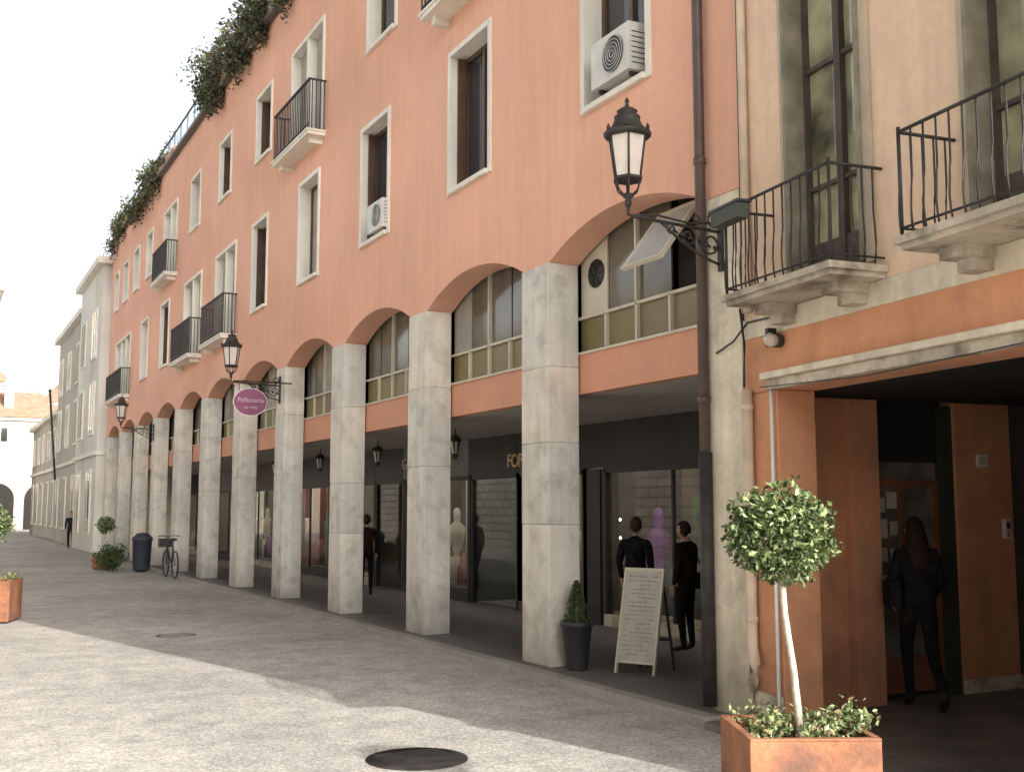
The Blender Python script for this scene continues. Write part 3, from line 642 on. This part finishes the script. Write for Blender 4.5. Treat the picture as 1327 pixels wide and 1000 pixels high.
def person(name,x,y,z,heading,H,top,bottom,hair,J={},longhair=False,coat=0,bag=None,female=False):
    e=empty(name,(x,y,z)); e.rotation_euler=(0,0,heading); s=H/1.72; e.scale=(s,s,s)
    sw=.165 if female else .19
    D=dict(pel=(0,0,.95),wai=(0,.0,1.10),che=(0,0,1.30),nkb=(0,-.01,1.45),nkt=(0,.015,1.54),
      sL=(-sw,0,1.41),eL=(-sw-.05,-.03,1.13),wL=(-sw-.05,.05,.90),sR=(sw,0,1.41),eR=(sw+.05,-.03,1.13),wR=(sw+.05,.05,.90),
      hL=(-.09,0,.90),kL=(-.10,.02,.50),aL=(-.10,-.02,.09),tL=(-.11,.15,.035),hR=(.09,0,.90),kR=(.10,.02,.50),aR=(.10,-.02,.09),tR=(.11,.15,.035))
    D.update(J)
    names=list(D); P=[Vector(D[n]) for n in names]; ix={n:i for i,n in enumerate(names)}
    E=[('pel','wai'),('wai','che'),('che','nkb'),('nkb','nkt'),('che','sL'),('sL','eL'),('eL','wL'),('che','sR'),('sR','eR'),('eR','wR'),('pel','hL'),('hL','kL'),('kL','aL'),('aL','tL'),('pel','hR'),('hR','kR'),('kR','aR'),('aR','tR')]
    c=coat
    Rd=dict(pel=(.14+c,.105+c),wai=(.12+c,.095+c),che=(.145+c*.5,.11+c*.5),nkb=.065,nkt=.048,sL=.062+c*.3,eL=.046+c*.3,wL=.033,sR=.062+c*.3,eR=.046+c*.3,wR=.033,hL=.088,kL=.06,aL=.042,tL=.036,hR=.088,kR=.06,aR=.042,tR=.036)
    zs=D['pel'][2]-(.22 if coat>.02 else .05)
    segs=[(P[ix[a]],P[ix[b2]],a,b2) for a,b2 in E]
    def asg(cn):
        best=None;bd_=9
        for a,b2,na,nb in segs:
            ab=b2-a; t=max(0,min(1,(cn-a).dot(ab)/ab.length_squared)); d=(cn-a-ab*t).length
            if d<bd_: bd_=d;best=(na,nb,t)
        na,nb,t=best
        if nb=='nkt' and t>.35: return 2
        if nb[0]=='t' : return 3
        if nb in('aL','aR') and t>.88: return 3
        if nb in('wL','wR') and t>.95: return 2
        if na in('hL','hR','kL','kR') and cn.z<zs: return 1
        if nb in('hL','hR') and cn.z<zs: return 1
        return 0
    T_=cloth(name+'_top',top); Bm=cloth(name+'_trousers',bottom); Hm=mat(name+'_hair',hair,.7,30,.3,spec=.12)
    skinmesh('body',[tuple(p) for p in P],[(ix[a],ix[b2]) for a,b2 in E],[Rd[n] for n in names],[T_,Bm,SKIN,SHOE],asg,e,0,2)
    hc=P[ix['nkt']]+Vector((0,.02,.095))
    bm=bmesh.new(); bmesh.ops.create_uvsphere(bm,u_segments=20,v_segments=16,radius=1)
    for v in bm.verts:
        c0=v.co.copy(); xx=c0.x*.075; yy=c0.y*.095; zz=c0.z*.115
        if c0.z<-.2: k=1-.35*(-c0.z-.2); xx*=k; yy=yy*k+.015*(-c0.z-.2)
        if c0.y>.85 and abs(c0.x)<.25 and -.35<c0.z<.1: yy+=.02
        if c0.y>.8 and -.6<c0.z<-.42 and abs(c0.x)<.4: yy+=.006
        if c0.y>.75 and .05<c0.z<.22 and .2<abs(c0.x)<.55: yy-=.008
        v.co=Vector((xx,yy,zz))+hc
    q=B(); q.add([v.co for v in bm.verts],[[v.index for v in f.verts] for f in bm.faces],SKIN,True); bm.free()
    for sx in (-1,1):
        q.lathe((hc.x+sx*.075,hc.y-.005,hc.z-.03),[(.004,0),(.014,.015),(.016,.04),(.006,.06)],SKIN,8)
        q.lathe((hc.x+sx*.03,hc.y+.082,hc.z+.008),[(.003,0),(.01,.006),(.003,.012)],SHOE,8)
    q.box(hc.x-.022,hc.x+.022,hc.y+.083,hc.y+.092,hc.z-.062,hc.z-.056,mat('lips',(.3,.1,.08),.5))
    q.obj('head',e)
    bm=bmesh.new(); bmesh.ops.create_icosphere(bm,subdivisions=4,radius=1); q=B(); vs=[];
    for v in bm.verts:
        c0=v.co; k=1.0+.07*noise.noise(c0*6); p_=Vector((c0.x*.086*k,c0.y*.105*k-.008,c0.z*.125*k+.006))
        if c0.y>.15 and c0.z<.50: p_*=.80
        if c0.z<-.45: p_*=.82
        vs.append(p_+hc)
    q.add(vs,[[v.index for v in f.verts] for f in bm.faces],Hm,True); bm.free(); q.obj('hair',e)
    if longhair:
        vv=[hc+Vector((0,-.02,.07)),hc+Vector((0,-.05,-.03)),hc+Vector((0,-.08,-.14)),hc+Vector((.01,-.11,-.26)),hc+Vector((.01,-.12,-.38))]
        skinmesh('long_hair',[tuple(p) for p in vv],[(i,i+1) for i in range(4)],[(.075,.075),(.10,.085),(.115,.07),(.11,.05),(.06,.025)],[Hm],lambda c_:0,e)
    for sd in 'LR':
        w=P[ix['w'+sd]]; el=P[ix['e'+sd]]; d=(w-el).normalized(); sx=-1 if sd=='L' else 1
        side=Vector((0,1,0)); side=(side-d*side.dot(d)).normalized(); nrm=d.cross(side)*sx
        vs=[w-d*.01,w+d*.045]; ed=[(0,1)]; rd=[(.026,.02),(.036,.018)]
        for i,(o_,l) in enumerate(((-.03,.06),(-.01,.075),(.010,.08),(.030,.072))):
            b0=len(vs); base=w+d*.085+side*o_; vs+=[base,base+d*l*.5-nrm*.008,base+d*l-nrm*.025]; ed+=[(1,b0),(b0,b0+1),(b0+1,b0+2)]; rd+=[.0105,.009,.007]
        b0=len(vs); vs+=[w+d*.035+side*.04,w+d*.075+side*.055-nrm*.01]; ed+=[(1,b0),(b0,b0+1)]; rd+=[.012,.009]
        skinmesh('hand_'+sd.lower(),[tuple(v) for v in vs],ed,rd,[SKIN],lambda c_:0,e,1,1)
    if bag:
        q=B(); bx,by,bz,bw,bh=bag; Bg=cloth(name+'_bag',(.02,.018,.018))
        q.box(bx-.05,bx+.05,by-bw/2,by+bw/2,bz-bh/2,bz+bh/2,Bg); q.tube([(bx,by-bw/2,bz+bh/2),(bx*.8,by*.6-.03,1.3),(bx*.45,0,1.50),(bx*.8,.12,1.3),(bx,by+bw/2,bz+bh/2)],.012,Bg,6)
        o=q.obj('handbag',e,bevel=.03)
    return e
BLK=(.010,.009,.011)
person('walking_woman',7.02,6.42,.06,R(-32),1.49,(.014,.012,.014),(.010,.010,.012),(.022,.012,.008),
  J=dict(kL=(-.08,.15,.53),aL=(-.07,.10,.10),tL=(-.07,.26,.045),hR=(.09,0,.90),kR=(.10,-.05,.50),aR=(.12,-.30,.16),tR=(.13,-.17,.035),eL=(-.23,-.05,1.15),wL=(-.20,.10,1.0),eR=(.20,.03,1.13),wR=(.17,.19,1.0)),longhair=True,coat=.03,bag=(-.24,-.02,1.06,.27,.22),female=True)
person('standing_man',7.45,11.05,.06,R(-60),1.46,(.014,.014,.017),(.02,.02,.025),(.05,.035,.03),coat=.03)
person('standing_woman',7.55,10.20,.06,R(18),1.42,(.016,.013,.012),(.012,.012,.015),(.03,.018,.012),J=dict(eR=(.20,.03,1.14),wR=(.15,.16,.99)),coat=.035,female=True,bag=(.24,0,.95,.28,.22))
person('pedestrian',7.2,19.5,.06,R(-20),1.45,(.03,.014,.012),BLK,(.03,.02,.015),J=dict(kL=(-.09,.1,.52),aL=(-.09,.02,.1),tL=(-.09,.17,.045),aR=(.1,-.18,.12),tR=(.1,-.04,.035)),female=True,coat=.02)
person('pedestrian',5.35,50,.0,R(170),1.5,(.02,.02,.025),BLK,(.03,.02,.015),J=dict(kL=(-.09,.1,.52),aR=(.1,-.14,.11),tR=(.1,0,.035)),coat=.03)
# ------------------------------------------------------------------ background buildings
FARW=mat('far_plaster_white',(.70,.67,.61),.9,.3,.08,dirt=(.50,.47,.41),dscale=.5,dlo=.48,dhi=.75); FARG=mat('far_plaster_grey',(.46,.43,.38),.9,.3,.1,dirt=(.34,.31,.27),dscale=.6,dlo=.45,dhi=.7); FARR=mat('far_roof_tiles',(.38,.22,.15),.9,2,.2)
FARC=mat('far_plaster_cream',(.52,.45,.36),.9,.3,.1,dirt=(.40,.34,.27),dscale=.5,dlo=.45,dhi=.7)
m,nt,b=new_mat('rusticated_masonry'); N=nt.nodes; L=nt.links
tcn=N.new('ShaderNodeTexCoord'); sp_=N.new('ShaderNodeSeparateXYZ'); cb_=N.new('ShaderNodeCombineXYZ'); L.new(tcn.outputs['Object'],sp_.inputs[0]); L.new(sp_.outputs[1],cb_.inputs[0]); L.new(sp_.outputs[2],cb_.inputs[1])
bk_=N.new('ShaderNodeTexBrick'); L.new(cb_.outputs[0],bk_.inputs['Vector']); bk_.inputs['Scale'].default_value=1; bk_.inputs['Brick Width'].default_value=.9; bk_.inputs['Row Height'].default_value=.34; bk_.inputs['Mortar Size'].default_value=.035
bk_.inputs['Color1'].default_value=(.80,.77,.70,1); bk_.inputs['Color2'].default_value=(.66,.62,.55,1); bk_.inputs['Mortar'].default_value=(.18,.16,.14,1); L.new(bk_.outputs['Color'],b.inputs['Base Color']); b.inputs['Roughness'].default_value=.9
RUSTI=m
def simple_building(name,x0,x1,y0,y1,h,m,faces,rows,step,roof=None,arch=False):
    e=empty(name); q=B(); q.box(x0,x1,y0,y1,0,h,m); q.box(x0-.25,x1+.25,y0-.25,y1+.25,h,h+.25,WFRAME); q.box(x0-.1,x1+.1,y0-.1,y1+.1,3.6,3.75,WFRAME)
    def win(c,face,z,w,hh):
        sm_=GLASSD if (int(c*3)+int(z))%3 else CURT
        if face=='x-': 
            q.box(x0-.06,x0-.001,c-w/2-.12,c+w/2+.12,z-.1,z+hh+.12,WFRAME); q.box(x0-.07,x0-.06,c-w/2,c+w/2,z,z+hh,sm_); q.box(x0-.085,x0-.07,c-.03,c+.03,z,z+hh,CREAM)
        if face=='x+': 
            q.box(x1+.001,x1+.06,c-w/2-.12,c+w/2+.12,z-.1,z+hh+.12,WFRAME); q.box(x1+.06,x1+.07,c-w/2,c+w/2,z,z+hh,sm_); q.box(x1+.07,x1+.085,c-.03,c+.03,z,z+hh,CREAM)
        if face=='y-': 
            q.box(c-w/2-.12,c+w/2+.12,y0-.06,y0-.001,z-.1,z+hh+.12,WFRAME); q.box(c-w/2,c+w/2,y0-.07,y0-.06,z,z+hh,sm_); q.box(c-.03,c+.03,y0-.085,y0-.07,z,z+hh,CREAM)
    for f in faces:
        a,b2=(y0,y1) if f[0]=='x' else (x0,x1)
        n=max(1,int((b2-a)/step))
        for i in range(n):
            c=a+(i+.5)*(b2-a)/n
            for z,hh in rows: win(c,f,z,1.0,hh)
            if arch and f=='y-':
                vs=[(c-1.2,y0-.12,0.02),(c+1.2,y0-.12,.02)]+[(c+1.2*math.cos(t),y0-.12,2.4+1.2*math.sin(t)) for t in [k*math.pi/12 for k in range(13)]]
                q.add(vs,[tuple(range(len(vs)))],INTD)
    if roof:
        vs=[(x0-.4,y0-.4,h+.25),(x1+.4,y0-.4,h+.25),(x1+.4,y1+.4,h+.25),(x0-.4,y1+.4,h+.25),(x0+1.5,(y0+y1)/2,h+roof),(x1-1.5,(y0+y1)/2,h+roof)]
        q.add(vs,[(0,1,5,4),(2,3,4,5),(1,2,5),(3,0,4)],FARR)
        q.box(x0+1.8,x0+2.5,y0+1.2,y0+1.8,h,h+roof+.8,FARC)
    q.obj('walls_and_windows',e); return e
simple_building('white_townhouse',5.35,14,42.9,49.5,10.7,FARW,['x-','y-'],[(.8,2.2),(4.5,1.8),(7.4,1.7)],3.2)
simple_building('grey_townhouse',5.55,14,50,60,9.9,FARG,['x-'],[(.8,2.2),(4.5,1.8),(7.2,1.6)],2.8)
simple_building('low_townhouse',5.7,14,60.5,76,6.4,FARG,['x-','y-'],[(.8,2.2),(4.3,1.4)],3)
simple_building('distant_arched_house',3.2,9.5,96,104,8.6,FARG,['y-'],[(4.8,1.6),(6.9,1.1)],3.1,roof=2.6,arch=True)
simple_building('distant_tall_house',-3.5,5.9,112,122,13.0,FARC,['y-'],[(4.8,1.8),(8,1.6),(10.7,1.4)],3,roof=2.8)
simple_building('distant_house',9.0,20,108,118,11,FARG,['y-'],[(4.8,1.8),(8,1.6)],3,roof=2.5)
simple_building('corner_house',-8,3.25,74,90,15,FARC,['x+','y-'],[(1,2.4),(4.8,1.8),(8,1.6),(11.2,1.5)],3)
simple_building('facing_palazzo',-14,-5.5,-12,60,7.5,RUSTI,['x+'],[(4.4,1.8)],3.0)
q=B(); q.tube([(5.3,57,3.0),(4.9,57,7.2)],.05,IRON,8); q.lathe((4.9,57,7.2),[(.05,0),(.08,.06),(.01,.14)],IRON,8); q.obj('flagpole')
# ------------------------------------------------------------------ light / world / camera
az=math.atan2(.242,-.970)
EL=R(27.5)
sd=Vector((math.sin(az)*math.cos(EL),math.cos(az)*math.cos(EL),math.sin(EL)))
sl=bpy.data.lights.new('sun','SUN'); sl.energy=5; sl.angle=R(.5); sl.color=(1,.95,.87)
so2=bpy.data.objects.new('sun',sl); COL.objects.link(so2); so2.rotation_euler=(sd).to_track_quat('Z','Y').to_euler(); so2.location=(0,0,30)
w=bpy.data.worlds.new('World'); sc.world=w; w.use_nodes=True; nt=w.node_tree; N=nt.nodes; L=nt.links
bg=N['Background']; sk=N.new('ShaderNodeTexSky'); sk.sky_type='NISHITA'; sk.sun_disc=False; sk.sun_elevation=EL; sk.sun_rotation=az
sk.air_density=1.0; sk.dust_density=6; sk.ozone_density=1.0
hs=N.new('ShaderNodeHueSaturation'); hs.inputs['Saturation'].default_value=.25
tc=N.new('ShaderNodeTexCoord'); sx=N.new('ShaderNodeSeparateXYZ'); L.new(tc.outputs['Generated'],sx.inputs[0])
mrn=N.new('ShaderNodeMapRange'); mrn.interpolation_type='SMOOTHSTEP'
for i,vv in enumerate((.38,.72,3.0,.28)): mrn.inputs[i+1].default_value=vv
L.new(sx.outputs[2],mrn.inputs[0]); L.new(mrn.outputs[0],hs.inputs['Value'])
L.new(sk.outputs[0],hs.inputs['Color']); L.new(hs.outputs[0],bg.inputs[0]); bg.inputs[1].default_value=.15
cam=bpy.data.cameras.new('camera'); cam.lens=36*1434/1327; cam.sensor_width=36; cam.clip_end=2000; cam.clip_start=.05
co=bpy.data.objects.new('camera',cam); COL.objects.link(co); co.location=(0,0,1.65); co.rotation_euler=(math.pi/2+.1102,0,-.4832); sc.camera=co
sc.view_settings.view_transform='Standard'; sc.view_settings.look='None'; sc.view_settings.exposure=0
S=1.12
for o in list(sc.objects):
    if o.parent is None and o.type!='LIGHT':
        o.location=o.location*S
        if o.type!='CAMERA': o.scale=o.scale*S
